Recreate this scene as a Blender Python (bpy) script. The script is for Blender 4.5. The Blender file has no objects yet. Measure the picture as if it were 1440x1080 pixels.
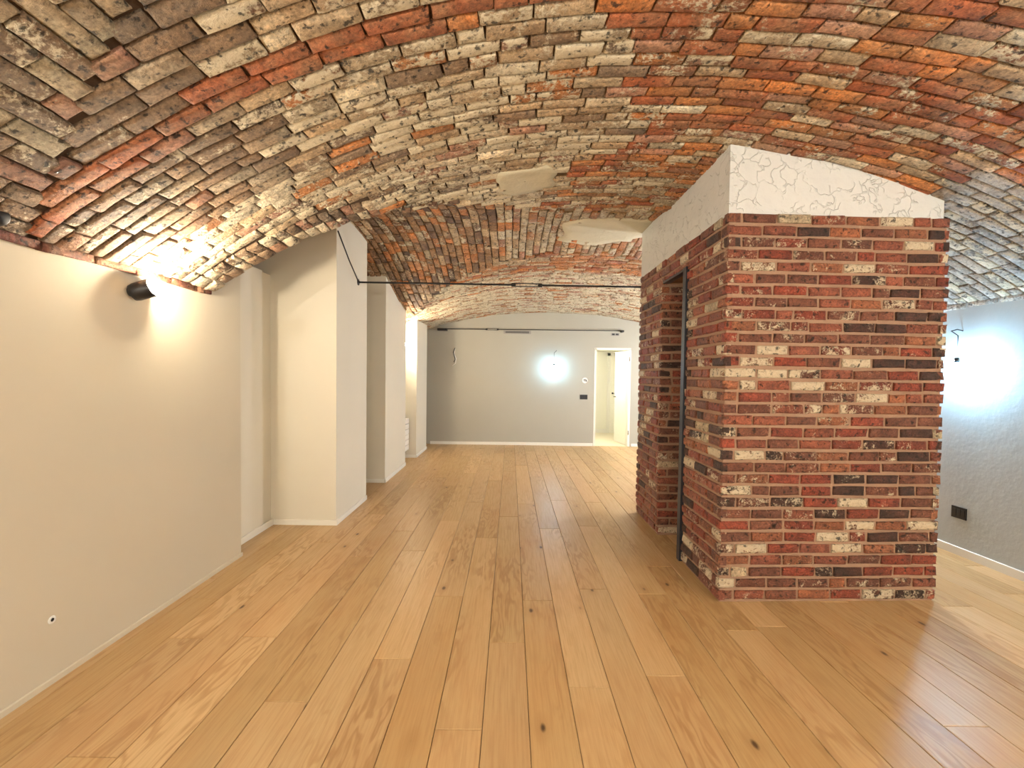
import bpy, bmesh, math, random
import numpy as np
from mathutils import Vector, Matrix, noise as mnoise

random.seed(7)
# ------------------------------------------------------------------ camera
S = bpy.context.scene
COL = S.collection
CAMP = Vector((0, 0, 1.5)); FPX = 640.0
_r, _p = math.radians(.77), math.radians(1.65)
CR = Vector((math.cos(_r), 0, math.sin(_r)))
CF = Vector((0, math.cos(_p), -math.sin(_p)))
CF = (CF - CR * CF.dot(CR)).normalized()
CU = CR.cross(CF)
cd = bpy.data.cameras.new('camera'); cam = bpy.data.objects.new('camera', cd); COL.objects.link(cam)
mw = Matrix.Identity(4)
for i in range(3):
    mw[i][0] = CR[i]; mw[i][1] = CU[i]; mw[i][2] = -CF[i]; mw[i][3] = CAMP[i]
cam.matrix_world = mw
cd.sensor_fit = 'HORIZONTAL'; cd.sensor_width = 36; cd.lens = 36 * FPX / 1440
cd.shift_x = 2 / 1440; cd.shift_y = 5.4 / 1440
cd.clip_start = .05; cd.clip_end = 100
S.camera = cam

# ------------------------------------------------------------------ world / exposure / light levels
W = bpy.data.worlds.new('world'); S.world = W; W.use_nodes = True
W.node_tree.nodes['Background'].inputs[0].default_value = (.8, .85, 1, 1)
W.node_tree.nodes['Background'].inputs[1].default_value = .05
S.view_settings.view_transform = 'Standard'; S.view_settings.look = 'None'
S.view_settings.gamma = 1; S.view_settings.use_curve_mapping = False
S.view_settings.exposure = 1.68
WARM = (1, .84, .62); COOL = (.36, .70, 1.0); NEUT = (1, .95, .85)
L_SCONCE = 620      # bulb radiance, wall lamps in view
L_BACK_FILL = 1150        # unseen fill lamps added behind the camera
L_COOL_FAR = 125
L_COOL_RIGHT = 300
L_COOL_HID = 1200
L_HALL = 130

# ------------------------------------------------------------------ materials
def newmat(name):
    m = bpy.data.materials.new(name); m.use_nodes = True
    nt = m.node_tree; b = nt.nodes['Principled BSDF']
    return m, nt, b
def N(nt, t, **kw):
    n = nt.nodes.new(t)
    for k, v in kw.items(): setattr(n, k, v)
    return n
def noise_node(nt, vec, scale, detail=4, rough=.55, dist=0):
    n = N(nt, 'ShaderNodeTexNoise'); n.inputs['Scale'].default_value = scale
    n.inputs['Detail'].default_value = detail; n.inputs['Roughness'].default_value = rough
    n.inputs['Distortion'].default_value = dist
    if vec is not None: nt.links.new(vec, n.inputs['Vector'])
    return n
def mapr(nt, src, a, b, c=0, d=1):
    n = N(nt, 'ShaderNodeMapRange'); nt.links.new(src, n.inputs[0])
    for i, v in zip((1, 2, 3, 4), (a, b, c, d)):
        if hasattr(v, 'links'): nt.links.new(v, n.inputs[i])
        else: n.inputs[i].default_value = v
    return n.outputs[0]
def mathn(nt, op, a, b):
    n = N(nt, 'ShaderNodeMath', operation=op)
    for i, v in enumerate((a, b)):
        if hasattr(v, 'links'): nt.links.new(v, n.inputs[i])
        else: n.inputs[i].default_value = v
    return n.outputs[0]
def mix(nt, fac, a, b, mode='MIX'):
    n = N(nt, 'ShaderNodeMix', data_type='RGBA', blend_type=mode)
    for i, v in ((0, fac), (6, a), (7, b)):
        if hasattr(v, 'links'): nt.links.new(v, n.inputs[i])
        elif i == 0: n.inputs[0].default_value = v
        else: n.inputs[i].default_value = (*v, 1)
    return n.outputs[2]
def bump(nt, b, h, strength=.3, dist=.01, normal=None):
    n = N(nt, 'ShaderNodeBump'); n.inputs['Strength'].default_value = strength
    n.inputs['Distance'].default_value = dist; nt.links.new(h, n.inputs['Height'])
    if normal is not None: nt.links.new(normal, n.inputs['Normal'])
    if b: nt.links.new(n.outputs[0], b.inputs['Normal'])
    return n.outputs[0]
def pos(nt): return N(nt, 'ShaderNodeNewGeometry').outputs['Position']

def brick_material(name, cream, rough, bstr, nsc, stain, maxc):
    """brick face: colour from the piece itself, lime wash where its own amount (alpha) allows"""
    m, nt, b = newmat(name); p = pos(nt)
    at = N(nt, 'ShaderNodeAttribute', attribute_name='col')
    n1 = noise_node(nt, p, nsc, 6, .66, .4); n2 = noise_node(nt, p, nsc * 6, 5, .68); n3 = noise_node(nt, p, 2.2, 3); n4 = noise_node(nt, p, nsc * .45, 4, .6, .3)
    v = mathn(nt, 'MULTIPLY', mapr(nt, n2.outputs[0], .30, .70, .45, 1.45), mapr(nt, n1.outputs[0], .3, .7, .6, 1.35))
    base = mix(nt, mapr(nt, n4.outputs[0], .42, .62, 0, stain[1]), at.outputs['Color'], stain[0])
    hs = N(nt, 'ShaderNodeHueSaturation'); nt.links.new(base, hs.inputs['Color']); nt.links.new(v, hs.inputs['Value'])
    a = at.outputs['Alpha']
    thr = mathn(nt, 'SUBTRACT', .72, mathn(nt, 'MULTIPLY', a, maxc))
    mask = mapr(nt, mathn(nt, 'ADD', mathn(nt, 'MULTIPLY', n1.outputs[0], .6), mathn(nt, 'MULTIPLY', n2.outputs[0], .4)), thr, mathn(nt, 'ADD', thr, .06))
    cr = N(nt, 'ShaderNodeMix', data_type='RGBA'); nt.links.new(n2.outputs[0], cr.inputs[0])
    cr.inputs[6].default_value = (*cream[0], 1); cr.inputs[7].default_value = (*cream[1], 1)
    c = mix(nt, mask, hs.outputs[0], cr.outputs[2])
    pit = mapr(nt, noise_node(nt, p, 30, 4, .6).outputs[0], .35, .43, .16, 1)       # soot and pits
    c = mix(nt, 1.0, c, pit, 'MULTIPLY')
    nt.links.new(c, b.inputs['Base Color']); b.inputs['Roughness'].default_value = rough
    h = mathn(nt, 'ADD', n2.outputs[0], mathn(nt, 'MULTIPLY', n1.outputs[0], 1.3)); h = mathn(nt, 'ADD', h, mathn(nt, 'MULTIPLY', mask, .35))
    bump(nt, b, h, bstr, .02)
    return m
M_VAULT = brick_material('vault brick', ((.42, .33, .20), (.82, .74, .56)), .75, .85, 9, ((.34, .21, .11), .55), .42)
M_BRICK = brick_material('clad brick', ((.48, .34, .18), (.86, .76, .58)), .5, .8, 14, ((.16, .05, .03), .4), .36)

def mortar_material(name, c1, c2, bstr=.6):
    m, nt, b = newmat(name); p = pos(nt)
    n1 = noise_node(nt, p, 5, 4); n2 = noise_node(nt, p, 60, 4)
    nt.links.new(mix(nt, n1.outputs[0], c1, c2), b.inputs['Base Color']); b.inputs['Roughness'].default_value = .9
    bump(nt, b, mathn(nt, 'ADD', n2.outputs[0], n1.outputs[0]), bstr, .01); return m
def vault_mortar():
    m, nt, b = newmat('vault mortar'); p = pos(nt)
    sx = N(nt, 'ShaderNodeSeparateXYZ'); nt.links.new(p, sx.inputs[0])
    n1 = noise_node(nt, p, 4, 4); n2 = noise_node(nt, p, 50, 4)
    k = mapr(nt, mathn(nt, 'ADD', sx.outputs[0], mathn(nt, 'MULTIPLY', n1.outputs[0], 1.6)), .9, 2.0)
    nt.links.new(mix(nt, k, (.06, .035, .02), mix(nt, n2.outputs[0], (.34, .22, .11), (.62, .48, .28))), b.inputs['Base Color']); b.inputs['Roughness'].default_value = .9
    bump(nt, b, n2.outputs[0], .8, .01); return m
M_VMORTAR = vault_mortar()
M_MORTAR = mortar_material('clad mortar', (.27, .155, .095), (.38, .24, .155))

def plaster(name, col, sc=40, bstr=.12, rough=.75, var=.05):
    m, nt, b = newmat(name); p = pos(nt)
    n1 = noise_node(nt, p, 1.3, 3); n2 = noise_node(nt, p, sc, 5, .6)
    c2 = tuple(x * (1 - var * 2) for x in col)
    nt.links.new(mix(nt, n1.outputs[0], col, c2), b.inputs['Base Color']); b.inputs['Roughness'].default_value = rough
    bump(nt, b, n2.outputs[0], bstr, .006); return m
M_WALL = plaster('greige wall paint', (.62, .57, .455), 30, .08)
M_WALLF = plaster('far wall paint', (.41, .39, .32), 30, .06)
M_PIER = plaster('pier paint', (.68, .64, .53), 30, .06)
M_RWALL = plaster('rough grey wall paint', (.46, .49, .48), 16, .5)
M_HALL = plaster('hall paint', (.80, .78, .66), 30, .05)
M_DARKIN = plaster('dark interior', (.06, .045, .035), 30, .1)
M_BASE = plaster('white skirting', (.78, .76, .68), 20, .02, .45)
M_PATCH = plaster('old lime plaster', (.70, .65, .48), 34, 1.0, .9, .2)

def cap_plaster():
    m, nt, b = newmat('trowelled plaster'); p = pos(nt)
    d = noise_node(nt, p, 6, 3); dm = mix(nt, .22, p, d.outputs['Color'])
    v = N(nt, 'ShaderNodeTexVoronoi', feature='DISTANCE_TO_EDGE'); v.inputs['Scale'].default_value = 11
    nt.links.new(dm, v.inputs['Vector'])
    n1 = noise_node(nt, p, 7, 4)
    edge = mapr(nt, v.outputs['Distance'], 0, .035, 1, 0)
    msk = mathn(nt, 'MULTIPLY', edge, mapr(nt, n1.outputs[0], .44, .54))
    h = mathn(nt, 'ADD', mathn(nt, 'MULTIPLY', msk, .9), mathn(nt, 'MULTIPLY', noise_node(nt, p, 9, 4).outputs[0], .8))
    b.inputs['Base Color'].default_value = (.60, .61, .59, 1); b.inputs['Roughness'].default_value = .4
    bump(nt, b, h, .65, .012); return m
M_CAP = cap_plaster()

def wood_material():
    m, nt, b = newmat('oak'); p = pos(nt)
    at = N(nt, 'ShaderNodeAttribute', attribute_name='col')
    off = mathn(nt, 'MULTIPLY', at.outputs['Alpha'], 37.0)
    cx = N(nt, 'ShaderNodeCombineXYZ'); nt.links.new(off, cx.inputs[0]); nt.links.new(mathn(nt, 'MULTIPLY', off, 1.7), cx.inputs[1]); nt.links.new(off, cx.inputs[2])
    add = N(nt, 'ShaderNodeVectorMath', operation='ADD'); nt.links.new(p, add.inputs[0]); nt.links.new(cx.outputs[0], add.inputs[1])
    def sc(x, y):
        mp = N(nt, 'ShaderNodeMapping'); mp.inputs['Scale'].default_value = (x, y, 1); nt.links.new(add.outputs[0], mp.inputs[0]); return mp.outputs[0]
    big = noise_node(nt, sc(5, .9), 1.6, 3, .5, .3)                    # figure: broad
    rings = N(nt, 'ShaderNodeMath', operation='SINE'); nt.links.new(mathn(nt, 'MULTIPLY', big.outputs[0], 52), rings.inputs[0])
    fine = noise_node(nt, sc(70, 2.5), 1.5, 5, .65)
    where = mapr(nt, noise_node(nt, sc(2.2, .7), 1.1, 2).outputs[0], .46, .62)
    g = mathn(nt, 'MULTIPLY', mapr(nt, rings.outputs[0], -.2, 1), where)
    c0 = at.outputs['Color']
    dark = mix(nt, 1.0, c0, (.60, .48, .36), 'MULTIPLY')
    c = mix(nt, mathn(nt, 'MULTIPLY', g, .6), c0, dark)
    c = mix(nt, mapr(nt, fine.outputs[0], .42, .72, 0, .42), c, dark)
    # broad tone drift along each board
    c = mix(nt, mapr(nt, noise_node(nt, sc(2.5, .8), 1.3, 3).outputs[0], .4, .7, 0, .35), c, mix(nt, 1.0, c0, (.86, .66, .50), 'MULTIPLY'))
    # knots
    kv = N(nt, 'ShaderNodeTexVoronoi'); kv.inputs['Scale'].default_value = 1.0; nt.links.new(sc(6.2, 2.9), kv.inputs['Vector'])
    kd = mathn(nt, 'ADD', kv.outputs['Distance'], mathn(nt, 'MULTIPLY', fine.outputs[0], .06))
    sep = N(nt, 'ShaderNodeSeparateColor'); nt.links.new(kv.outputs['Color'], sep.inputs[0])
    some = mapr(nt, sep.outputs[0], .62, .64)
    knot = mathn(nt, 'MULTIPLY', mapr(nt, kd, .07, .125, 1, 0), some)
    halo = mathn(nt, 'MULTIPLY', mapr(nt, kd, .08, .34, 1, 0), some)
    c = mix(nt, mathn(nt, 'MULTIPLY', halo, .38), c, dark)
    c = mix(nt, mathn(nt, 'MULTIPLY', knot, .88), c, (.06, .03, .015))
    nt.links.new(c, b.inputs['Base Color'])
    nt.links.new(mapr(nt, fine.outputs[0], .3, .7, .30, .46), b.inputs['Roughness'])
    b.inputs['Specular IOR Level'].default_value = .35
    bump(nt, b, mathn(nt, 'ADD', fine.outputs[0], mathn(nt, 'MULTIPLY', g, -.5)), .12, .002)
    return m
M_WOOD = wood_material()

def plain(name, col, rough=.5, metal=0, emit=None, es=0, nz=0):
    m, nt, b = newmat(name); b.inputs['Roughness'].default_value = rough; b.inputs['Metallic'].default_value = metal
    p = pos(nt); n = noise_node(nt, p, 30, 3)
    nt.links.new(mix(nt, n.outputs[0], tuple(x * .88 for x in col), col), b.inputs['Base Color'])
    if emit: b.inputs['Emission Color'].default_value = (*emit, 1); b.inputs['Emission Strength'].default_value = es
    return m
M_BLACK = plain('black metal', (.012, .012, .013), .4)
M_BLACKP = plain('black plastic', (.01, .01, .01), .35)
M_IRON = plain('dark iron', (.03, .028, .027), .5, .6)
M_WHITE = plain('white lacquer', (.82, .81, .76), .35)
M_DOOR = plain('white door lacquer', (.85, .83, .72), .4)
M_STEEL = plain('blued steel frame', (.07, .08, .10), .35, .8)
M_CHROME = plain('chrome', (.6, .6, .6), .2, 1)
M_GREY = plain('grey grille', (.30, .28, .25), .5)
M_UNDER = plain('dark subfloor', (.06, .04, .025), .9)
M_B1 = plain('warm bulb', (1, 1, 1), .4, 0, WARM, L_SCONCE)
M_BB = plain('fill bulb behind', (1, 1, 1), .4, 0, NEUT, L_BACK_FILL)
M_B2 = plain('cool bulb', (1, 1, 1), .4, 0, COOL, L_COOL_FAR)
M_B3 = plain('cool bulb right', (1, 1, 1), .4, 0, COOL, L_COOL_RIGHT)
M_B4 = plain('cool bulb hidden', (1, 1, 1), .4, 0, (.92, .95, 1), L_COOL_HID)
M_BH = plain('hall lamp', (1, 1, 1), .4, 0, (1, .96, .84), L_HALL)

# ------------------------------------------------------------------ builders
def link_mesh(name, verts, faces, mat, parent=None, smooth=False, cols=None):
    me = bpy.data.meshes.new(name); me.from_pydata(verts, [], faces); me.materials.append(mat)
    if smooth: me.polygons.foreach_set('use_smooth', [True] * len(me.polygons))
    if cols is not None:
        a = me.color_attributes.new('col', 'FLOAT_COLOR', 'POINT')
        a.data.foreach_set('color', np.asarray(cols, dtype=np.float32).ravel())
    me.update()
    o = bpy.data.objects.new(name, me); COL.objects.link(o)
    if parent: o.parent = parent
    return o
def obj_bm(name, bm, mat, parent=None, smooth=False, bev=0):
    if bev: bmesh.ops.bevel(bm, geom=list(bm.edges), offset=bev, segments=2, affect='EDGES', profile=.6)
    bmesh.ops.recalc_face_normals(bm, faces=bm.faces)
    me = bpy.data.meshes.new(name); bm.to_mesh(me); bm.free(); me.materials.append(mat)
    if smooth: me.polygons.foreach_set('use_smooth', [True] * len(me.polygons))
    o = bpy.data.objects.new(name, me); COL.objects.link(o)
    if parent: o.parent = parent
    return o
def thing(name, label, cat, loc, group=None):
    o = bpy.data.objects.new(name, None); COL.objects.link(o); o.location = loc; o.empty_display_size = .1
    o['label'] = label; o['category'] = cat
    if group: o['group'] = group
    return o
def tag(o, label, cat, group=None):
    o['label'] = label; o['category'] = cat
    if group: o['group'] = group
    return o
def struct(o): o['kind'] = 'structure'; return o
def bbox(bm, x0, x1, y0, y1, z0, z1):
    v = [bm.verts.new(q) for q in ((x0, y0, z0), (x1, y0, z0), (x1, y1, z0), (x0, y1, z0), (x0, y0, z1), (x1, y0, z1), (x1, y1, z1), (x0, y1, z1))]
    for f in ((3, 2, 1, 0), (4, 5, 6, 7), (0, 1, 5, 4), (1, 2, 6, 5), (2, 3, 7, 6), (3, 0, 4, 7)): bm.faces.new([v[i] for i in f])
def box(name, b, mat, parent=None, bev=0, o=(0, 0, 0)):
    bm = bmesh.new(); bbox(bm, b[0] - o[0], b[1] - o[0], b[2] - o[1], b[3] - o[1], b[4] - o[2], b[5] - o[2])
    return obj_bm(name, bm, mat, parent, False, bev)
def tube(name, pts, rad, mat, parent=None, seg=8, o=(0, 0, 0)):
    pts = [Vector(p) - Vector(o) for p in pts]; V = []; F = []
    rads = rad if isinstance(rad, (list, tuple)) else [rad] * len(pts)
    ref = Vector((0, 0, 1)) if abs((pts[-1] - pts[0]).normalized().z) < .9 else Vector((0, 1, 0))
    for i, p in enumerate(pts):
        t = (pts[min(i + 1, len(pts) - 1)] - pts[max(i - 1, 0)]).normalized()
        a = t.cross(ref).normalized(); b2 = t.cross(a)
        for k in range(seg):
            an = 2 * math.pi * k / seg; V.append(p + (a * math.cos(an) + b2 * math.sin(an)) * rads[i])
    for i in range(len(pts) - 1):
        for k in range(seg):
            k2 = (k + 1) % seg; F.append((i * seg + k, i * seg + k2, (i + 1) * seg + k2, (i + 1) * seg + k))
    F.append(tuple(range(seg))[::-1]); F.append(tuple((len(pts) - 1) * seg + k for k in range(seg)))
    return link_mesh(name, V, F, mat, parent, True)
def lathe(name, prof, axis, org, mat, parent=None, seg=24):
    """prof: (distance along axis, radius)"""
    ax = Vector(axis).normalized(); ref = Vector((0, 0, 1)) if abs(ax.z) < .9 else Vector((0, 1, 0))
    a = ax.cross(ref).normalized(); b2 = ax.cross(a); V = []; F = []
    for d, r in prof:
        for k in range(seg):
            an = 2 * math.pi * k / seg; V.append(Vector(org) + ax * d + (a * math.cos(an) + b2 * math.sin(an)) * max(r, 1e-4))
    n = len(prof)
    for i in range(n - 1):
        for k in range(seg):
            k2 = (k + 1) % seg; F.append((i * seg + k, (i + 1) * seg + k, (i + 1) * seg + k2, i * seg + k2))
    F.append(tuple(range(seg))); F.append(tuple((n - 1) * seg + k for k in range(seg))[::-1])
    return link_mesh(name, V, F, mat, parent, True)

# ------------------------------------------------------------------ vault shape
XC = .8; XL = -2.13; XR = 3.89; YF = 9.7; GY = 3.27
def crown(y):
    return 3.04 if y < 4.3 else 3.04 - (y - 4.3) * (3.04 - 2.82) / 5.4
def fm(x, y):
    if x < XC: h = XC - XL; sp = 2.07 + .25 * min(1, max(0, (y - 5) / 4.7))
    else: h = XR - XC; sp = 2.17 + .12 * min(1, max(0, (y - 5) / 4.7))
    t = min(1, abs(x - XC) / h)
    return sp + (crown(y) - sp) * (1 - t ** 2.3)
_cy = [4.9, 5.2, 5.5, 6.0, 6.38, 6.9, 7.44, 8.07, 9.0, 9.8]; _cz = [3.07, 3.055, 3.01, 2.88, 2.745, 2.60, 2.485, 2.36, 2.28, 2.22]
def fc(x, y):
    if y < GY or x > 1.7: return -9
    if y <= 4.9: return 2.1 + .97 * max(0, 1 - ((4.9 - y) / 1.63) ** 2.5) ** .4
    return float(np.interp(y, _cy, _cz))
def ceilz(x, y):
    m = fm(x, y) if x >= XL - .02 else -9
    return max(m, fc(x, y), 2.06)
def wob(x, y):
    return .016 * mnoise.noise(Vector((x * 1.1, y * 1.1, 3.3))) + .006 * mnoise.noise(Vector((x * 4, y * 4, 1.3)))
def grad_n(fn, x, y):
    e = .02; gx = (fn(x + e, y) - fn(x - e, y)) / (2 * e); gy = (fn(x, y + e) - fn(x, y - e)) / (2 * e)
    gx = max(-1.5, min(1.5, gx)); gy = max(-1.5, min(1.5, gy))
    return Vector((gx, gy, -1)).normalized()
def vsurf(fn):
    def P(x, y):
        return Vector((x, y, fn(x, y) + wob(x, y)))
    return P

# ------------------------------------------------------------------ brick geometry
def piece(P, Nn, u0, u1, v0, v1, proud, depth, col, amt, jit=.004, nu=5, nv=4, tilt=.0035):
    """one irregular brick face: domed grid with worn rim plus sides going back into the mortar"""
    V = []; F = []; du, dv = u1 - u0, v1 - v0
    er = min(.010, dv * .16)
    ta, tb = random.uniform(-tilt, tilt), random.uniform(-tilt, tilt)
    cj = [(random.uniform(-jit, jit), random.uniform(-jit, jit)) for _ in range(4)]
    us = [0, er * 1.0 / du] + [(i + 1) / (nu - 2) for i in range(nu - 4)] + [1 - er / du, 1]
    vs = [0, er / dv] + [(i + 1) / (nv - 2) for i in range(nv - 4)] + [1 - er / dv, 1]
    for j, b in enumerate(vs):
        for i, a in enumerate(us):
            w = ((1 - a) * (1 - b), a * (1 - b), a * b, (1 - a) * b)
            ju = sum(w[k] * cj[k][0] for k in range(4)); jv = sum(w[k] * cj[k][1] for k in range(4))
            rim = i in (0, nu - 1) or j in (0, nv - 1)
            uu = u0 + a * du + ju + (random.uniform(-1, 1) * jit * .5 if rim else 0); vv = v0 + b * dv + jv + (random.uniform(-1, 1) * jit * .5 if rim else 0)
            n = Nn(uu, vv)
            off = proud + ta * (a - .5) * 2 + tb * (b - .5) * 2 + random.uniform(-.0015, .0015)
            if rim: off -= .006
            V.append(P(uu, vv) + n * off)
    g = nu * nv
    for j in range(nv - 1):
        for i in range(nu - 1):
            k = j * nu + i; F.append((k, k + 1, k + nu + 1, k + nu))
    ring = [i for i in range(nu)] + [j * nu + nu - 1 for j in range(1, nv)] + [(nv - 1) * nu + i for i in range(nu - 2, -1, -1)] + [j * nu for j in range(nv - 2, 0, -1)]
    n = Nn((u0 + u1) / 2, (v0 + v1) / 2)
    for k in ring: V.append(V[k] - n * depth)
    L = len(ring)
    for k in range(L):
        k2 = (k + 1) % L; F.append((ring[k2], ring[k], g + k, g + k2))
    # orientation: the face normal must follow n
    a, b, c = V[0], V[1], V[nu]
    if (b - a).cross(c - a).dot(n) < 0: F = [f[::-1] for f in F]
    return V, F, (*col, amt)

def screen(p):
    d = p - CAMP; z = d.dot(CF)
    if z < .2: return None
    return 718 + FPX * d.dot(CR) / z, 545.4 - FPX * d.dot(CU) / z
def area(V, nu=5, nv=4):
    q = [screen(V[k]) for k in (0, nu - 1, nu * nv - 1, nu * (nv - 1))]
    if any(s is None for s in q): return 0
    cx = sum(s[0] for s in q) / 4; cy = sum(s[1] for s in q) / 4
    if not (-5 < cx < 1445 and -5 < cy < 1085): return 0
    return abs(sum(q[i][0] * q[(i + 1) % 4][1] - q[(i + 1) % 4][0] * q[i][1] for i in range(4))) / 2
def emit_pieces(name, pieces, mat, parent, stuff_name, limit=300, seen=None):
    pieces.sort(key=lambda t: -(area(t[0]) * (seen(t[0]) if seen else 1)))
    for V, F, c in pieces[:limit]:
        o = link_mesh(name, V, F, mat, parent, False, [c] * len(V))
        sm = [len(f) and i < 12 for i, f in enumerate(F)]
        o.data.polygons.foreach_set('use_smooth', sm)
    VV = []; FF = []; CC = []; SM = []
    for V, F, c in pieces[limit:]:
        b = len(VV); VV += V; FF += [tuple(i + b for i in f) for f in F]; CC += [c] * len(V); SM += [i < 12 for i in range(len(F))]
    if VV:
        o = link_mesh(stuff_name, VV, FF, mat, parent, False, CC); o['kind'] = 'stuff'
        o.data.polygons.foreach_set('use_smooth', SM)

def lerp3(a, b, t): return tuple(a[i] + (b[i] - a[i]) * t for i in range(3))
def jcol(c, a=.18):
    k = 1 + random.uniform(-a, a); h = random.uniform(-.06, .06)
    return (max(.01, c[0] * k * (1 + h)), max(.01, c[1] * k), max(.01, c[2] * k * (1 - h)))
def pick(ws):
    r = random.random() * sum(w for w, _ in ws)
    for w, v in ws:
        r -= w
        if r <= 0: return v
    return ws[-1][1]
TAUPE = (.22, .15, .095); REDB = (.40, .12, .045); ORANGE = (.56, .21, .06); TAN = (.56, .42, .26); CREAM = (.74, .64, .46); DARKB = (.14, .075, .045); PINK = (.48, .25, .16); GREY = (.42, .39, .34); MAROON = (.17, .05, .03)
def vault_col(x, y, kind):
    n = mnoise.noise(Vector((x * .9, y * 1.4, 7.7)))
    if kind == 'ledge': return jcol(MAROON), .1
    if kind == 'cross':
        if x < -1.9: return jcol(pick([(3, DARKB), (3, MAROON), (2, REDB)])), random.uniform(.1, .4)
        if x > -.2: return jcol(pick([(3, TAN), (3, ORANGE), (2, CREAM), (1, PINK)])), random.uniform(.2, .7)
        return jcol(pick([(4, (.34, .18, .08)), (1.5, TAN), (2.5, ORANGE), (3, DARKB)])), random.uniform(.1, .6)
    if y > 4.3:
        if y < 6.4: return jcol(pick([(5, ORANGE), (2, TAN), (2, REDB)])), random.uniform(.1, .55)
        return jcol(pick([(3, PINK), (3, CREAM), (2, ORANGE)])), random.uniform(.4, .9)
    if x > 2.7 and y > 2.7: return jcol(GREY), random.uniform(.3, .7)
    # left haunch taupe -> middle tan and cream -> right red
    if x < -1.0 + .5 * n:
        if abs(y - (1.86 - .05 * x)) < .075: return jcol(REDB), random.uniform(0, .2)
        if y > 2.6: return jcol(pick([(3, TAN), (2, TAUPE), (2, CREAM), (1, PINK), (1, ORANGE)])), random.uniform(.3, .8)
        return jcol(pick([(7, TAUPE), (2, (.36, .29, .20)), (1, (.33, .16, .10))])), random.uniform(.1, .5)
    if x < .55 + .5 * n:
        if abs(y - (1.86 - .05 * x)) < .06: return jcol(REDB), random.uniform(0, .3)
        if y > 3.3: return jcol(pick([(4, TAN), (3, CREAM), (1, ORANGE), (1, TAUPE)])), random.uniform(.4, .9)
        return jcol(pick([(5, TAN), (2, TAUPE), (2, CREAM), (1.4, ORANGE), (1, PINK)])), random.uniform(.2, .9)
    if y > 3.4 and x < 1.6: return jcol(pick([(3, TAN), (3, ORANGE), (2, REDB), (1, CREAM)])), random.uniform(.2, .7)
    return jcol(pick([(6, REDB), (3, ORANGE), (2, PINK), (1.2, TAN), (1, CREAM)])), random.uniform(.05, .62)

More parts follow.
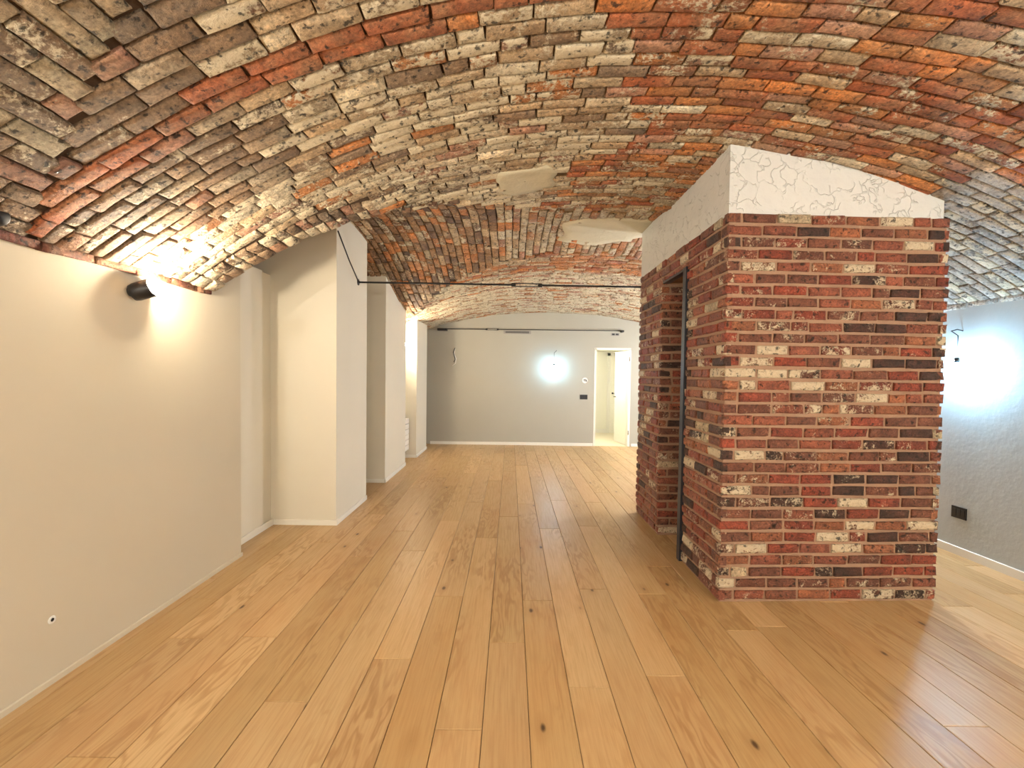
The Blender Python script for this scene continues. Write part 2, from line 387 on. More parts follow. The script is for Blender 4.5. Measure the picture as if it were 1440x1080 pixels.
# ------------------------------------------------------------------ ceiling
def build_ceiling():
    # backing (mortar bed) grid
    xs = list(np.arange(-3.0, 4.01, .05)); ys = list(np.arange(-3.6, 9.85, .05)); V = []; F = []
    for y in ys:
        for x in xs: V.append((x, y, ceilz(x, y) + wob(x, y) + (.018 if y > .55 else 0)))
    nx = len(xs)
    for j in range(len(ys) - 1):
        for i in range(nx - 1): k = j * nx + i; F.append((k, k + nx, k + nx + 1, k + 1))
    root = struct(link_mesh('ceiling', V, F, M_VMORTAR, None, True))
    P = []
    # arc length table of the main vault (widths along the ring)
    def herring(x, y): return x < -.95 and y < 1.42 + (-1.15 - x) * .62
    fM = lambda x, y: fm(x, y)
    fA = lambda x, y: ceilz(x, y)
    patches = [(.09, 3.56, .25, .24), (.98, 4.92, .50, .40)]
    def inpatch(x, y): return any(((x - a) / c) ** 2 + ((y - b) / d) ** 2 < .72 for a, b, c, d in patches)
    def g_of(x):
        y = GY
        while y < 4.6 and fc(x, y) < fm(x, y): y += .01
        return y
    ARC = np.arange(XL, XR + .001, .01)
    def arc_table(y):
        zz = np.array([fm(x, y) for x in ARC]); s = np.concatenate([[0], np.cumsum(np.hypot(np.diff(ARC), np.diff(zz)))]); return s
    y = .58; row = 0
    while y < 9.66:
        rh = .074 * random.uniform(.9, 1.12); jo = .009
        if y > 4.3: rh *= 1.0
        s = arc_table(y); L = s[-1]; u = -(row % 2) * .13 - random.uniform(0, .03)
        while u < L:
            bl = .245 * random.uniform(.88, 1.08)
            if random.random() < .12: bl *= .52
            a, b = max(u, 0), min(u + bl, L); u += bl + jo
            if b - a < .05: continue
            x0, x1 = float(np.interp(a, s, ARC)), float(np.interp(b, s, ARC)); xm = (x0 + x1) / 2; ym = y + rh / 2
            if inpatch(xm, ym): continue
            xb = min(-.95, -1.15 - (ym - 1.42) / .62)
            if x1 < xb + .04: continue
            if x0 < xb + .07: x0 = xb + .006; xm = (x0 + x1) / 2
            if xm < XL + .01: continue
            if fc(xm, ym) > fm(xm, ym): continue
            if xm < -1.05 and ym < 4.4 and ym > g_of(xm) - .235: continue
            fn = fM if (ym < 4.6) else fA
            c, am = vault_col(xm, ym, 'main')
            P.append(piece(vsurf(fn), lambda p, q, fn=fn: grad_n(fn, p, q), x0, x1, y, y + rh, random.uniform(0, .008), .035, c, am, .004, tilt=.0022))
        y += rh + jo; row += 1
    # herringbone corner over the left haunch: courses running down the room
    s = arc_table(1.0); u = 0.0; row = 0
    while u < 1.6:
        rh = .074 * random.uniform(.92, 1.1); x0, x1 = float(np.interp(u, s, ARC)), float(np.interp(u + rh, s, ARC))
        v = .5 + (row % 2) * .12
        while v < 2.3:
            bl = .245 * random.uniform(.9, 1.06)
            xm = (x0 + x1) / 2; ym = v + bl / 2
            yb = 1.42 + (-1.15 - xm) * .62
            if xm < -.97 and v < yb - .05:
                bl = min(bl, yb - v - .004) if yb - v - bl > .07 or yb - v < bl else yb - v - .004
                c, am = jcol(pick([(6, TAUPE), (1, (.33, .16, .10)), (2, (.36, .30, .2))])), random.uniform(.15, .55)
                P.append(piece(lambda a, b: vsurf(fM)(b, a), lambda a, b: grad_n(fM, b, a), v, v + bl, x0, x1, random.uniform(0, .007), .035, c, am, .004, tilt=.002))
            v += bl + .009
        u += rh + .009; row += 1
    # voussoir headers along the groin edge
    x = XL
    while x < -1.05:
        w = .07 * random.uniform(.9, 1.15); g = g_of(x + w / 2) + .01
        for (a, b) in ((g - .115, g), (g - .235, g - .124)):
            c = jcol(pick([(3, PINK), (3, TAUPE), (1, CREAM)])); k = max(-.6, min(.6, (g_of(x + w) - g_of(x)) / w))
            def Pp(p, q, k=k, x=x): return vsurf(fM)(p, q + k * (p - x))
            P.append(piece(lambda q, p, Pp=Pp: Pp(p, q), lambda q, p: grad_n(fM, p, q), a, b, x, x + w - .008, random.uniform(.004, .016), .05, c, random.uniform(.2, .7), .004))
        x += w
    # cross vault: rings running the other way
    xx = -2.85; row = 0
    ty = np.arange(GY, 8.4, .01); tz = np.array([fc(0, q) for q in ty]); ts = np.concatenate([[0], np.cumsum(np.hypot(np.diff(ty), np.diff(tz)))])
    while xx < 1.62:
        rh = .074 * random.uniform(.9, 1.12); u = -(row % 2) * .12
        while u < ts[-1]:
            bl = .24 * random.uniform(.85, 1.08)
            if random.random() < .15: bl *= .5
            y0, y1 = float(np.interp(u, ts, ty)), float(np.interp(u + bl, ts, ty)); u += bl + .009
            ym = (y0 + y1) / 2; xm = xx + rh / 2
            if xm > XL and fc(xm, ym) <= fm(xm, ym): continue
            if inpatch(xm, ym) or y1 - y0 < .03: continue
            c, am = vault_col(xm, ym, 'cross')
            if xm > XL - .1 and ym < 3.45: continue
            fn = fA if ym > 4.6 else (lambda a, b: fc(a, max(b, GY + .02)))
            P.append(piece(lambda a, b, fn=fn: vsurf(fn)(b, a), lambda a, b, fn=fn: grad_n(fn, b, a), y0, y1, xx, xx + rh, random.uniform(0, .010), .035, c, am, .005, tilt=.003))
        xx += rh + .009; row += 1
    # springer course: dark red edge above the left wall
    v = -.2
    while v < 3.24:
        bl = .25 * random.uniform(.9, 1.1); e = min(v + bl, 3.25)
        P.append(piece(lambda a, b: Vector((XL - .004, a, b + wob(XL, a))), lambda a, b: Vector((1, 0, -.25)).normalized(), v, e, 2.035, 2.078, .008, .06, jcol(MAROON, .3), random.uniform(0, .25), .003))
        v = e + .006
    v = .6
    while v < 9.5:
        bl = .25 * random.uniform(.9, 1.1); e = v + bl
        P.append(piece(lambda a, b: Vector((XR - .01, a, b + wob(XR, a))), lambda a, b: Vector((-1, 0, 0)), v, e, 2.13, 2.18, .006, .06, jcol(GREY, .2), .4, .003))
        v = e + .006
    def seen(V):        # what the brick shaft hides is not in view
        q = screen(V[9])
        if q and V[9].y > 3.0 and q[0] > 905 and V[9].x < 4.2 and q[0] < 1345: return 0
        return 1
    emit_pieces('brick', P, M_VAULT, root, 'vault_brickwork', 300, seen)
    # lime plaster left on the vault: thin slabs with a ragged outline
    for a, b, c, d in patches:
        V = []; F = []; n = 28; rr = 5
        for k in range(rr + 1):
            for i in range(n):
                an = 2 * math.pi * i / n; q = 1 + .30 * mnoise.noise(Vector((math.cos(an) * 2.2 + a, math.sin(an) * 2.2, b))) + .12 * mnoise.noise(Vector((math.cos(an) * 7 + a, math.sin(an) * 7, b)))
                if k == rr: rad, h = q * 1.0, -.012
                else: rad, h = q * max(.02, k / (rr - 1)) * .97, .007
                cx = abs(math.cos(an)) ** .75 * math.copysign(1, math.cos(an)); sy = abs(math.sin(an)) ** .75 * math.copysign(1, math.sin(an))
                x, y = a + c * rad * cx, b + d * rad * sy
                nn = grad_n(ceilz, x, y); V.append(Vector((x, y, ceilz(x, y) + wob(x, y))) + nn * (h + .009 * mnoise.noise(Vector((x * 9, y * 9, 2)))))
        for k in range(rr):
            for i in range(n): i2 = (i + 1) % n; F.append((k * n + i, k * n + i2, (k + 1) * n + i2, (k + 1) * n + i))
        o = link_mesh('plaster_patch', V, F, M_PATCH, root, True); o['label'] = 'pale lime plaster left on the brick vault'
build_ceiling()

# ------------------------------------------------------------------ floor
def build_floor():
    root = struct(box('floor', (-3.1, 4.1, -3.7, 9.85, -.10, -.018), M_UNDER))
    fixed = {(.7): 4.5, (-.1): 2.51, (.3): 2.15, (1.3): 2.66, (-1.3): 3.67, (-.5): 3.03, (-1.1): 2.03, (-.3): 1.88, (-2.1): 2.95, (.5): .9, (.9): 3.1, (1.1): 1.3, (-.9): 1.55, (-.7): 2.35}
    cols = [(.55, .375, .18), (.57, .39, .195), (.53, .355, .165), (.59, .41, .21), (.50, .335, .155), (.55, .37, .185)]
    for k in range(-16, 20):
        x0 = round(.1 + .2 * k, 2)
        if x0 < -2.95 or x0 > 3.88: continue
        ph = fixed.get(round(x0, 1), random.uniform(0, 2.26)); L = 2.26
        y = ph - L * 4
        while y < 9.75:
            a, b = max(y, -3.6), min(y + L, 9.72); y += L
            if b - a < .08: continue
            w = .0013; t = .002
            x1 = x0 + .2; z = random.uniform(-.0006, .0006)
            V = [(x0 + w, a + w, z - t), (x1 - w, a + w, z - t), (x1 - w, b - w, z - t), (x0 + w, b - w, z - t),
                 (x0 + w + t, a + w + t, z), (x1 - w - t, a + w + t, z), (x1 - w - t, b - w - t, z), (x0 + w + t, b - w - t, z),
                 (x0 + w, a + w, -.018), (x1 - w, a + w, -.018), (x1 - w, b - w, -.018), (x0 + w, b - w, -.018)]
            F = [(4, 5, 6, 7)] + [(i, (i + 1) % 4, (i + 1) % 4 + 4, i + 4) for i in range(4)] + [(i + 8, (i + 1) % 4 + 8, (i + 1) % 4, i) for i in range(4)]
            if -2.4 < x0 and b < -.4: pass
            k_ = 1 + random.uniform(-.07, .07); c = tuple(q * k_ for q in random.choice(cols))
            link_mesh('plank', V, F, M_WOOD, root, False, [(*c, random.random())] * 12)
build_floor()

# ------------------------------------------------------------------ walls and piers (tops follow the vault)
def prism(name, pts, mat, z0=0, top=None, parent=None, step=.12):
    ring = []
    for i in range(len(pts)):
        a, b = Vector(pts[i]), Vector(pts[(i + 1) % len(pts)]); n = max(1, int((b - a).length / step))
        for k in range(n): ring.append(a + (b - a) * k / n)
    V = [(p.x, p.y, z0) for p in ring]; tz = top or (lambda x, y: ceilz(x, y) + .05)
    V += [(p.x, p.y, tz(p.x, p.y)) for p in ring]; n = len(ring)
    F = [(i, (i + 1) % n, n + (i + 1) % n, n + i) for i in range(n)]; F.append(tuple(range(n))[::-1]); F.append(tuple(range(n, 2 * n)))
    bm = bmesh.new(); vs = [bm.verts.new(v) for v in V]
    for f in F: bm.faces.new([vs[i] for i in f])
    return obj_bm(name, bm, mat, parent)
WL = -2.165
struct(prism('wall_left', [(-2.75, -3.6), (WL, -3.6), (WL, 3.65), (-2.75, 3.65)], M_WALL, top=lambda x, y: ceilz(x, y) + (.05 if y > 3.3 else .09)))
struct(prism('wall_left_outer', [(-3.1, 3.5), (-2.9, 3.5), (-2.9, 9.85), (-3.1, 9.85)], M_PIER))
struct(prism('wall_left_recess', [(-2.9, 3.652), (-2.335, 3.652), (-2.335, 4.43), (-2.9, 4.43)], M_PIER, top=lambda x, y: 2.43))
struct(prism('wall_left_panel', [(-2.334, 3.655), (-2.315, 3.655), (-2.315, 4.25), (-2.334, 4.25)], M_PIER, top=lambda x, y: 2.435))
PIERS = [(4.43, 5.36, -1.695), (6.19, 7.38, -1.70), (8.07, 9.04, -1.665)]
for y0, y1, x in PIERS:
    struct(prism('wall_left_pier', [(-2.9, y0), (x, y0), (x, y1), (-2.9, y1)], M_PIER))
struct(prism('wall_left_recess', [(-2.9, 7.38), (-1.90, 7.38), (-1.90, 8.07), (-2.9, 8.07)], M_PIER))
struct(prism('wall_right', [(XR - .01, -3.6), (4.1, -3.6), (4.1, 9.85), (XR - .01, 9.85)], M_RWALL, top=lambda x, y: 2.24 + .2 * (y > 5)))
struct(prism('wall_back', [(-2.9, -3.75), (4.1, -3.75), (4.1, -3.58), (-2.9, -3.58)], M_WALL))
# far wall with a doorway
DX0, DX1, DZ = 1.795, 2.545, 2.085
def far_wall():
    xs = [-2.95] + list(np.arange(-2.8, 4.05, .15)) + [4.1]; V = []; F = []
    top = lambda x: ceilz(max(x, -2.9), 9.7) + .06
    bm = bmesh.new()
    def slab(xa, xb, z0):
        n = max(1, int((xb - xa) / .12)); px = [xa + (xb - xa) * i / n for i in range(n + 1)]
        fr = [bm.verts.new((x, YF, z0)) for x in px] + [bm.verts.new((x, YF, top(x))) for x in px[::-1]]
        bk = [bm.verts.new((v.co.x, YF + .14, v.co.z)) for v in fr]
        bm.faces.new(fr); bm.faces.new(bk[::-1]); m = len(fr)
        for i in range(m): bm.faces.new((fr[(i + 1) % m], fr[i], bk[i], bk[(i + 1) % m]))
    slab(-2.95, DX0, 0); slab(DX0, DX1, DZ); slab(DX1, 4.1, 0)
    return obj_bm('wall_far', bm, M_WALLF)
struct(far_wall())

def base(name, a, b, h=.05, th=.012, mat=M_BASE):
    a, b = Vector((*a, 0)), Vector((*b, 0)); d = (b - a).normalized(); n = Vector((d.y, -d.x, 0))
    prof = [(0, 0), (th, 0), (th, h - .004), (th - .004, h), (0, h)]
    V = [a + n * p + Vector((0, 0, q)) for p, q in prof] + [b + n * p + Vector((0, 0, q)) for p, q in prof]
    m = len(prof); F = [(i, (i + 1) % m, (i + 1) % m + m, i + m) for i in range(m)] + [tuple(range(m))[::-1], tuple(range(m, 2 * m))]
    bm = bmesh.new(); vs = [bm.verts.new(v) for v in V]
    for f in F: bm.faces.new([vs[i] for i in f])
    return struct(obj_bm(name, bm, mat))
base('baseboard_left', (WL, -3.58), (WL, 3.66), .03, .008, M_WALL)
def base_l(a, b, **k): return base('baseboard_left', a, b, **k)
# faces looking into the room have the room on the right of a->b
base_l((-2.315, 3.66), (-2.315, 4.43)[0:2], h=.06)
for y0, y1, x in PIERS:
    base_l((-2.33 if y0 < 5 else -2.88, y0), (x + .012, y0)); base_l((x, y0 - .012), (x, y1))
base('baseboard_far', (-1.7, YF), (DX0 - .02, YF), .06)
base('baseboard_far', (DX1 + .05, YF), (XR - .02, YF), .06)
base('baseboard_right', (XR - .01, 9.68), (XR - .01, -3.5), .07)

# ------------------------------------------------------------------ hall beyond the doorway
struct(box('floor_hall', (1.2, 3.6, YF + .01, 13.2, -.1, .0), plain('pale hall floor', (.74, .66, .48), .4)))
struct(box('wall_hall_left', (1.2, 1.62, YF + .14, 13.2, 0, 2.5), M_HALL))
struct(box('wall_hall_right', (3.3, 3.45, YF + .14, 13.2, 0, 2.5), M_HALL))
struct(box('wall_hall_far', (1.6, 3.4, 12.0, 12.15, 0, 2.5), M_HALL))
struct(box('ceiling_hall', (1.2, 3.5, YF + .14, 13.2, 2.14, 2.3), M_HALL))
base('baseboard_hall', (1.62, 12.0), (2.60, 12.0), .10)

def lever(parent, x, y, z, sx):
    h = lathe('handle', [(0, .024), (.006, .024), (.007, .009), (.04, .009)], (0, -1, 0), (x, y, z), M_BLACK, parent, 14)
    tube('lever', [(x, y - .04, z), (x + sx * .11, y - .04, z)], .009, M_BLACK, h, 8)
    return h
def doors():
    # frame
    fr = box('door_1', (DX0 - .012, DX0 + .03, YF - .008, YF + .15, 0, DZ), M_DOOR); struct(fr)
    box('frame_head', (DX0 - .012, DX1 + .012, YF - .008, YF + .15, DZ - .03, DZ + .012), M_DOOR, fr)
    box('frame_jamb', (DX1 - .03, DX1 + .012, YF - .008, YF + .15, 0, DZ), M_DOOR, fr)
    # leaf swung into the hall, hinged at the right jamb
    ang = math.radians(82); lw = .70; hx, hy = DX1 - .035, YF + .13
    bm = bmesh.new(); bbox(bm, -lw, 0, 0, .042, .008, DZ - .035)
    leaf = obj_bm('door_leaf', bm, M_DOOR, fr, bev=.002)
    R = Matrix.Translation((hx, hy, 0)) @ Matrix.Rotation(-ang, 4, 'Z')
    leaf.data.transform(R)
    for z in (.25, 1.82):
        h = lathe('hinge', [(0, .011), (.09, .011)], (0, 0, 1), (DX1 - .018, YF - .012, z), M_CHROME, fr, 12)
    p = R @ Vector((-lw + .06, -.0, 1.03)); d = R.to_3x3() @ Vector((0, -1, 0)); q = R.to_3x3() @ Vector((1, 0, 0))
    for s in (1, -1):
        pp = p if s == 1 else R @ Vector((-lw + .06, .042, 1.03)); dd = d * s
        tube('handle', [pp, pp + dd * .045, pp + dd * .045 + q * .12], .010, M_BLACK, leaf, 8)
    # second door in the hall's far wall
    d2 = struct(box('door_2', (2.62, 3.22, 11.93, 11.975, .006, 2.03), M_DOOR, None, .002))
    for b in ((2.55, 2.62, 11.95, 12.0, 0, 2.10), (3.22, 3.29, 11.95, 12.0, 0, 2.10), (2.55, 3.29, 11.95, 12.0, 2.03, 2.10)):
        box('door_casing', b, M_BASE, d2)
    lever(d2, 2.68, 11.93, 1.05, 1)
doors()

# ------------------------------------------------------------------ the brick shaft
SX, SY, SX1, SY1, SB = 1.405, 2.995, 2.905, 3.05, 5.0
OY0, OY1, OZ = 3.66, 4.28, 2.385
BH = 2.575
def shaft():
    root = thing('brick_shaft', 'free-standing shaft clad in red brick with white plaster top and tall side opening', 'brick shaft', (2.15, 4.0, 0))
    o3 = Vector(root.location)
    loc = lambda p: Vector(p) - o3
    # mortar core: bodies either side of the opening
    bm = bmesh.new(); i = .012
    def pr(pts, z0, z1):
        a = [bm.verts.new(loc((x, y, z0))) for x, y in pts]; b = [bm.verts.new(loc((x, y, z1))) for x, y in pts]; n = len(pts)
        bm.faces.new(a[::-1]); bm.faces.new(b)
        for k in range(n): bm.faces.new((a[k], a[(k + 1) % n], b[(k + 1) % n], b[k]))
    pr([(SX + i, SY + i), (SX1 - i, SY1 + i), (SX1 - i, OY0), (SX + i, OY0)], 0, BH)
    pr([(SX + i, OY1), (SX1 - i, OY1), (SX1 - i, SB), (SX + i, SB)], 0, BH)
    pr([(SX + i, OY0), (SX1 - i, OY0), (SX1 - i, OY1), (SX + i, OY1)], OZ, BH)
    obj_bm('mortar_core', bm, M_MORTAR, root)
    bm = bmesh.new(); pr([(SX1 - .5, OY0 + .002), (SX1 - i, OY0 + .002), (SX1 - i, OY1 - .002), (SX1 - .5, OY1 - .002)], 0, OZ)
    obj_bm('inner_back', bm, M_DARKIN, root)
    # plaster top, cut to the vault
    ring = []
    c4 = [(SX + .008, SY + .012), (SX1 - .035, SY1 + .012), (SX1 - .035, SB), (SX + .008, SB)]
    for k in range(4):
        a, b = Vector(c4[k]), Vector(c4[(k + 1) % 4]); n = 22
        for j in range(n): ring.append(a + (b - a) * j / n)
    bm = bmesh.new(); lo = [bm.verts.new(loc((p.x, p.y, BH - .006))) for p in ring]
    hi = [bm.verts.new(loc((p.x, p.y, ceilz(p.x, p.y) + wob(p.x, p.y) + .004))) for p in ring]; n = len(ring)
    bm.faces.new(lo[::-1]); bm.faces.new(hi)
    for k in range(n): bm.faces.new((lo[k], lo[(k + 1) % n], hi[(k + 1) % n], hi[k]))
    o = obj_bm('plaster_top', bm, M_CAP, root); o['label'] = 'white trowelled plaster band between bricks and vault'
    # bricks
    RED = (.30, .062, .032); RED2 = (.33, .10, .055); BRN = (.21, .078, .045); DRK = (.055, .028, .02); CRM = (.62, .50, .32); ORB = (.36, .13, .06)
    def bcol():
        c = pick([(4, RED), (4, RED2), (5, BRN), (2.2, DRK), (.3, CRM), (2, ORB)])
        a = pick([(5, random.uniform(0, .15)), (3.2, random.uniform(.35, .6)), (1.2, random.uniform(.6, 1.0))])
        return jcol(c, .16), a
    P = []; NC = 33; ph = BH / NC
    def face(a, b, n, z0=0, z1=BH, phase=0, back=False):
        a, b = Vector((*a, 0)), Vector((*b, 0)); d = (b - a).normalized(); L = (b - a).length; n = Vector((*n, 0)).normalized()
        Pf = lambda u, v: loc(a + d * u) + Vector((0, 0, v)); Nf = lambda u, v: n
        for r in range(NC):
            za, zb = r * ph + .020, (r + 1) * ph
            if zb < z0 + .03 or za > z1 - .03: continue
            za2, zb2 = max(za, z0), min(zb, z1)
            u = -(0.0 if (r + phase) % 2 else .118) + random.uniform(-.02, .012)
            while u < L - .02:
                bl = .206 * random.uniform(.93, 1.06)
                if random.random() < .13: bl = .103
                ua, ub = max(u, -.002), min(u + bl, L + .002); u += bl + .018
                if ub - ua < .03: continue
                c, am = bcol()
                wz = random.uniform(-.002, .002)
                P.append(piece(Pf, Nf, ua, ub, za2 + wz, zb2 + wz - random.uniform(0, .003), random.uniform(-.001, .007), .04, c, am, .0028))
    dn = Vector((SX1 - SX, SY1 - SY)).normalized()
    face((SX, SY), (SX1, SY1), (dn.y, -dn.x))
    face((SX, OY0), (SX, SY), (-1, 0), phase=1)
    face((SX, SB), (SX, OY1), (-1, 0))
    face((SX, OY1), (SX, OY0), (-1, 0), z0=OZ)
    face((SX, OY1 - .006), (SX + .42, OY1 - .006), (0, -1), z1=OZ, phase=1)
    face((SX1, SY1), (SX1, SB), (1, 0), phase=1)
    def seen(V):
        w = [v + o3 for v in V[:1]]
        return 1
    # rank by size on screen in world space
    P2 = []
    for V, F, c in P:
        VW = [v + o3 for v in V]; n0 = (VW[1] - VW[0]).cross(VW[5] - VW[0])
        vis = area(VW)
        nn = VW[6] - VW[20 + 0] if False else None
        cx = sum((v.x for v in VW)) / len(VW)
        if cx > SX1 - .01: vis = 0
        P2.append((vis, V, F, c))
    P2.sort(key=lambda t: -t[0])
    for _, V, F, c in P2[:300]:
        link_mesh('brick', V, F, M_BRICK, root, False, [c] * len(V)).data.polygons.foreach_set('use_smooth', [i < 12 for i in range(len(F))])
    VV = []; FF = []; CC = []
    for _, V, F, c in P2[300:]:
        b = len(VV); VV += V; FF += [tuple(i + b for i in f) for f in F]; CC += [c] * len(V)
    o = link_mesh('brick_cladding', VV, FF, M_BRICK, root, False, CC); o['kind'] = 'stuff'
    # steel frame of the opening
    f = box('door_frame', (SX - .014, SX + .06, OY0 + .004, OY0 + .066, 0, OZ), M_STEEL, root, .002, o3)
    box('frame_head', (SX + .0, SX + .06, OY0 + .066, OY1 - .02, OZ - .02, OZ - .002), M_STEEL, f, 0, (0, 0, 0)).location = -o3
    return root
shaft()

# ------------------------------------------------------------------ lamps
def sconce(p, nrm, aim, label, mb, group=None):
    t = thing('wall_lamp', label, 'wall lamp', p, group)
    n = Vector(nrm).normalized(); ax = Vector(aim).normalized(); c = n * .045
    lathe('wall_plate', [(0, .030), (.008, .030), (.012, .014), (.035, .012)], n, (0, 0, 0), M_BLACK, t)
    lathe('lamp_holder', [(-.035, .034), (-.030, .046), (-.01, .051), (.072, .052), (.075, .049), (.070, .046), (.0, .042)], ax, c, M_BLACK, t)
    lathe('bulb', [(.0, .018), (.03, .024), (.055, .031), (.075, .034), (.092, .033), (.105, .026), (.114, .014), (.117, .002)], ax, c, mb, t)
    return t
sconce((WL + .001, 2.60, 1.945), (1, 0, 0), (.90, .20, .36), 'black cylindrical wall lamp with lit warm bulb near the top of the left wall', M_B1)
sconce((-1.899, 7.66, 1.95), (1, 0, 0), (.80, .25, .5), 'black wall lamp with warm bulb hidden in the recess above the white radiator', M_B1)
# unseen wall lamps, added behind the camera as fill light for the room
FILLG = 'added fill lamps on the walls behind the camera'
for p, a in (((WL + .001, -.6, 1.965), (1, 0, .1)), ((XR - .012, .2, 1.965), (-1, 0, .1)), ((WL + .001, -2.6, 1.965), (1, 0, .1)), ((XR - .012, -2.2, 1.965), (-1, 0, .1)), ((.2, -3.578, 1.9), (0, 1, .1)), ((2.2, -3.578, 1.9), (0, 1, .1))):
    sconce(p, a, (a[0], a[1], .45), 'added black cylindrical fill lamp with lit bulb, unseen behind the camera', M_BB, FILLG)

def pendant(anchor, bulb, label, mb, bracket):
    t = thing('hanging_bulb', label, 'light bulb', anchor)
    A = Vector(anchor); B = Vector(bulb) - A
    n = Vector(bracket)
    tube('cable', [(0, 0, 0), n * .05 + Vector((0, 0, .01)), n * .10 + Vector((0, 0, -.005)), Vector((B.x, B.y, -.05)), Vector((B.x, B.y, B.z * .5)), Vector((B.x, B.y, B.z + .07))], .0045, M_BLACKP, t, 7)
    lathe('bulb_socket', [(0, .012), (.008, .019), (.04, .019), (.045, .015)], (0, 0, -1), B + Vector((0, 0, .085)), M_BLACKP, t, 16)
    lathe('bulb', [(0, .014), (.02, .018), (.04, .029), (.06, .034), (.08, .031), (.094, .018), (.099, .003)], (0, 0, -1), B + Vector((0, 0, .05)), mb, t, 20)
    return t
pendant((.96, YF - .004, 2.02), (.905, YF - .17, 1.66), 'bare lit cool-white bulb hanging from a short wire on the far wall', M_B2, (0, -1, 0))
pendant((XR - .012, 3.92, 1.93), (XR - .13, 3.84, 1.61), 'bare lit cool-white bulb hanging by the right-hand wall beside the brick shaft', M_B3, (-1, 0, 0))
pendant((XR - .012, 7.6, 1.95), (XR - .13, 7.6, 1.63), 'bare lit bulb on the right-hand wall nearer the doorway, hidden behind the shaft', M_B4, (-1, 0, 0))
pendant((XR - .012, 5.7, 1.95), (XR - .13, 5.7, 1.63), 'bare lit bulb on the right-hand wall just behind the brick shaft, out of sight', M_B4, (-1, 0, 0))
# ceiling lamp in the hall
t = thing('ceiling_lamp', 'lit lamp in the bright hall beyond the doorway', 'ceiling lamp', (1.75, 10.3, 2.14))
lathe('lamp_base', [(0, .10), (.015, .10)], (0, 0, -1), (0, 0, 0), M_WHITE, t)
lathe('lamp_shade', [(.016, .09), (.04, .085), (.06, .06), (.07, .01)], (0, 0, -1), (0, 0, 0), M_BH, t)

# ------------------------------------------------------------------ tie rods
def rod(a, b, rr, tb, tl, label):
    A, B = Vector(a), Vector(b); t = thing('tie_rod', label, 'tie rod', a); d = B - A; u = d.normalized()
    tube('rod', [(0, 0, 0), d * tb - u * tl * .4], rr, M_IRON, t, 10)
    tube('rod', [d * tb + u * tl * .4, d], rr, M_IRON, t, 10)
    # turnbuckle: two side bars and two end nuts
    k = Vector((0, 0, 1)); bm = bmesh.new()
    for s in (-1, 1):
        c = d * tb + k * s * (rr + .006); p0, p1 = c - u * tl / 2, c + u * tl / 2
        bbox(bm, p0.x, p1.x, c.y - .008, c.y + .008, c.z - .004, c.z + .004)
    obj_bm('turnbuckle', bm, M_IRON, t)
    for s in (-1, 1):
        lathe('end_nut', [(0, rr + .004), (.004, rr + .011), (.036, rr + .011), (.04, rr + .004)], u, d * tb + u * (s * tl / 2 - .02), M_IRON, t, 6)
    return t
r1 = rod((-1.695, 5.05, 2.497), (1.405, 5.0 - .012, 2.474), .010, .60, .30, 'long black iron tie rod with turnbuckle spanning from pier to brick shaft')
lathe('wall_plate', [(0, .035), (.006, .035), (.008, .015), (.02, .012)], (1, 0, 0), (0, 0, 0), M_IRON, r1, 16)
tag(tube('cable', [(-1.690, 4.45, 2.87), (-1.690, 4.75, 2.67), (-1.690, 5.04, 2.505)], .007, M_BLACKP), 'thin black cable slanting down the side of the first pier to the rod', 'cable')
r2 = rod((-1.55, YF - .10, 2.445), (2.35, YF - .10, 2.455), .009, .295, .24, 'thin dark tie rod running along the top of the far wall')
box('end_bracket', (0, .20, -.03, .1, -.035, .012), M_IRON, r2)
box('end_bracket', (3.87, 3.92, -.02, .1, -.02, .02), M_IRON, r2)

# ------------------------------------------------------------------ fittings on the far wall
t = thing('air_vent', 'long grey linear slot vent high on the far wall under the rod', 'air vent', (.13, YF, 2.405))
box('vent_frame', (-.29, .29, -.012, 0, -.035, .035), M_GREY, t, .002)
box('vent_slot', (-.25, .25, -.016, -.008, -.018, .012), M_BLACKP, t)
box('vent_blade', (-.25, .25, -.020, -.010, -.006, 0), M_GREY, t)
t = thing('air_vent', 'small dark grille above the doorway on the far wall', 'air vent', (2.21, YF, 2.385))
box('vent_frame', (-.09, .09, -.01, 0, -.026, .026), M_GREY, t, .002)
for s in (-1, 1): box('vent_slot', (s * .04 - .03, s * .04 + .03, -.014, -.006, -.018, .018), M_BLACKP, t)
def plate(name, label, cat, c, w, h, axis):
    t = thing(name, label, cat, c)
    def bx(nm, u0, u1, d0, d1, z0, z1, m, bev=0):
        if axis == 'y': return box(nm, (u0, u1, -d1, -d0, z0, z1), m, t, bev)
        return box(nm, (-d1, -d0, u0, u1, z0, z1), m, t, bev)
    bx('cover_plate', -w / 2, w / 2, 0, .009, -h / 2, h / 2, M_BLACKP, .002)
    k = w / 3.6
    for i in (-1, 0, 1): bx('module', i * k - k * .46, i * k + k * .46, .007, .011, -h * .3, h * .3, M_BLACKP, .001)
    return t
p = plate('socket_plate', 'black rectangular socket plate on the far wall left of the doorway', 'socket', (1.565, YF, 1.045), .16, .10, 'y')
plate('socket_plate', 'black rectangular socket plate low on the right-hand grey wall', 'socket', (XR - .01, 3.885, .365), .13, .10, 'x')
t = thing('wall_box', 'round white open junction box with dark wires above the black socket', 'junction box', (1.585, YF, 1.40))
lathe('box_ring', [(0, .06), (.012, .06), (.016, .052), (.008, .044)], (0, -1, 0), (0, 0, 0), M_WHITE, t, 24)
tube('wire', [(-.03, -.014, .01), (-.01, -.035, .022), (.02, -.035, .015), (.04, -.02, -.02)], .007, M_BLACKP, t, 6)
tube('wire', [(-.02, -.014, -.012), (0, -.03, 0), (.03, -.03, -.02)], .005, M_BLACKP, t, 6)
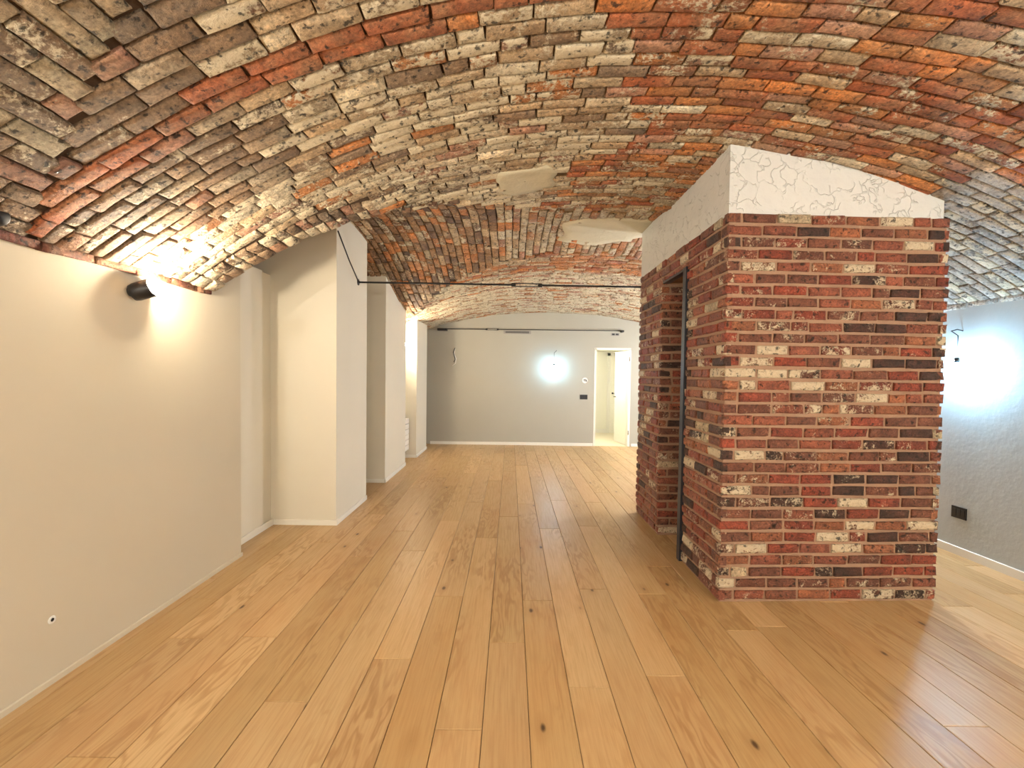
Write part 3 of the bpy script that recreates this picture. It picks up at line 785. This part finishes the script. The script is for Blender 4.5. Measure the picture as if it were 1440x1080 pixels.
t = thing('loose_wire', 'loose black and white wire ends hanging from the far wall on the left', 'wire', (-1.19, YF, 2.05))
tube('black_wire', [(0, 0, 0), (-.005, -.03, -.02), (-.03, -.035, -.09), (-.005, -.035, -.18), (.01, -.03, -.24), (-.02, -.03, -.30)], .009, M_BLACKP, t, 7)
tube('white_wire', [(.008, 0, -.01), (.0, -.02, -.03), (-.01, -.03, -.12), (.03, -.03, -.22), (.02, -.025, -.32), (-.05, -.02, -.38)], .007, M_WHITE, t, 7)
# cable outlet near the floor on the left wall
t = thing('cable_outlet', 'small round white cable outlet low on the left wall', 'cable outlet', (WL, 2.13, .307))
lathe('outlet_ring', [(0, .019), (.004, .019), (.006, .016), (.004, .009)], (1, 0, 0), (0, 0, 0), M_WHITE, t, 20)
lathe('outlet_hole', [(.003, .009), (.0045, .008)], (1, 0, 0), (0, 0, 0), M_IRON, t, 14)
# black box in the vault's corner over the left wall
t = thing('corner_hole_cover', 'black fitting tucked in the vault corner at the left edge above the wall', 'fitting', (WL + .03, 1.86, 2.12))
lathe('fitting_body', [(0, .035), (.004, .042), (.07, .042), (.08, .034)], (.9, -.2, -.1), (0, 0, 0), M_BLACK, t, 16)
lathe('fitting_ring', [(.05, .044), (.06, .044)], (.9, -.2, -.1), (0, 0, 0), M_IRON, t, 16)
# radiator in the third recess
t = thing('radiator', 'white radiator of stacked flat horizontal bars behind the second pier', 'radiator', (-1.90, 7.5, .1))
for k in range(6):
    z = .06 + k * .093
    box('bar', (.07, .115, .0, .53, z, z + .085), M_WHITE, t, .004)
for y in (.06, .47): box('manifold', (.045, .07, y - .018, y + .018, .06, .61), M_WHITE, t, .003)
for y in (.06, .47): box('wall_bracket', (0, .045, y - .01, y + .01, .3, .33), M_WHITE, t)
v = lathe('valve', [(0, .018), (.03, .018), (.035, .012), (.06, .012)], (0, 0, -1), (.0575, .47, .06), M_CHROME, t, 12)
tube('pipe', [(.0575, .47, .0), (.0575, .47, -.05), (.0, .47, -.06)], .009, M_CHROME, t, 8)
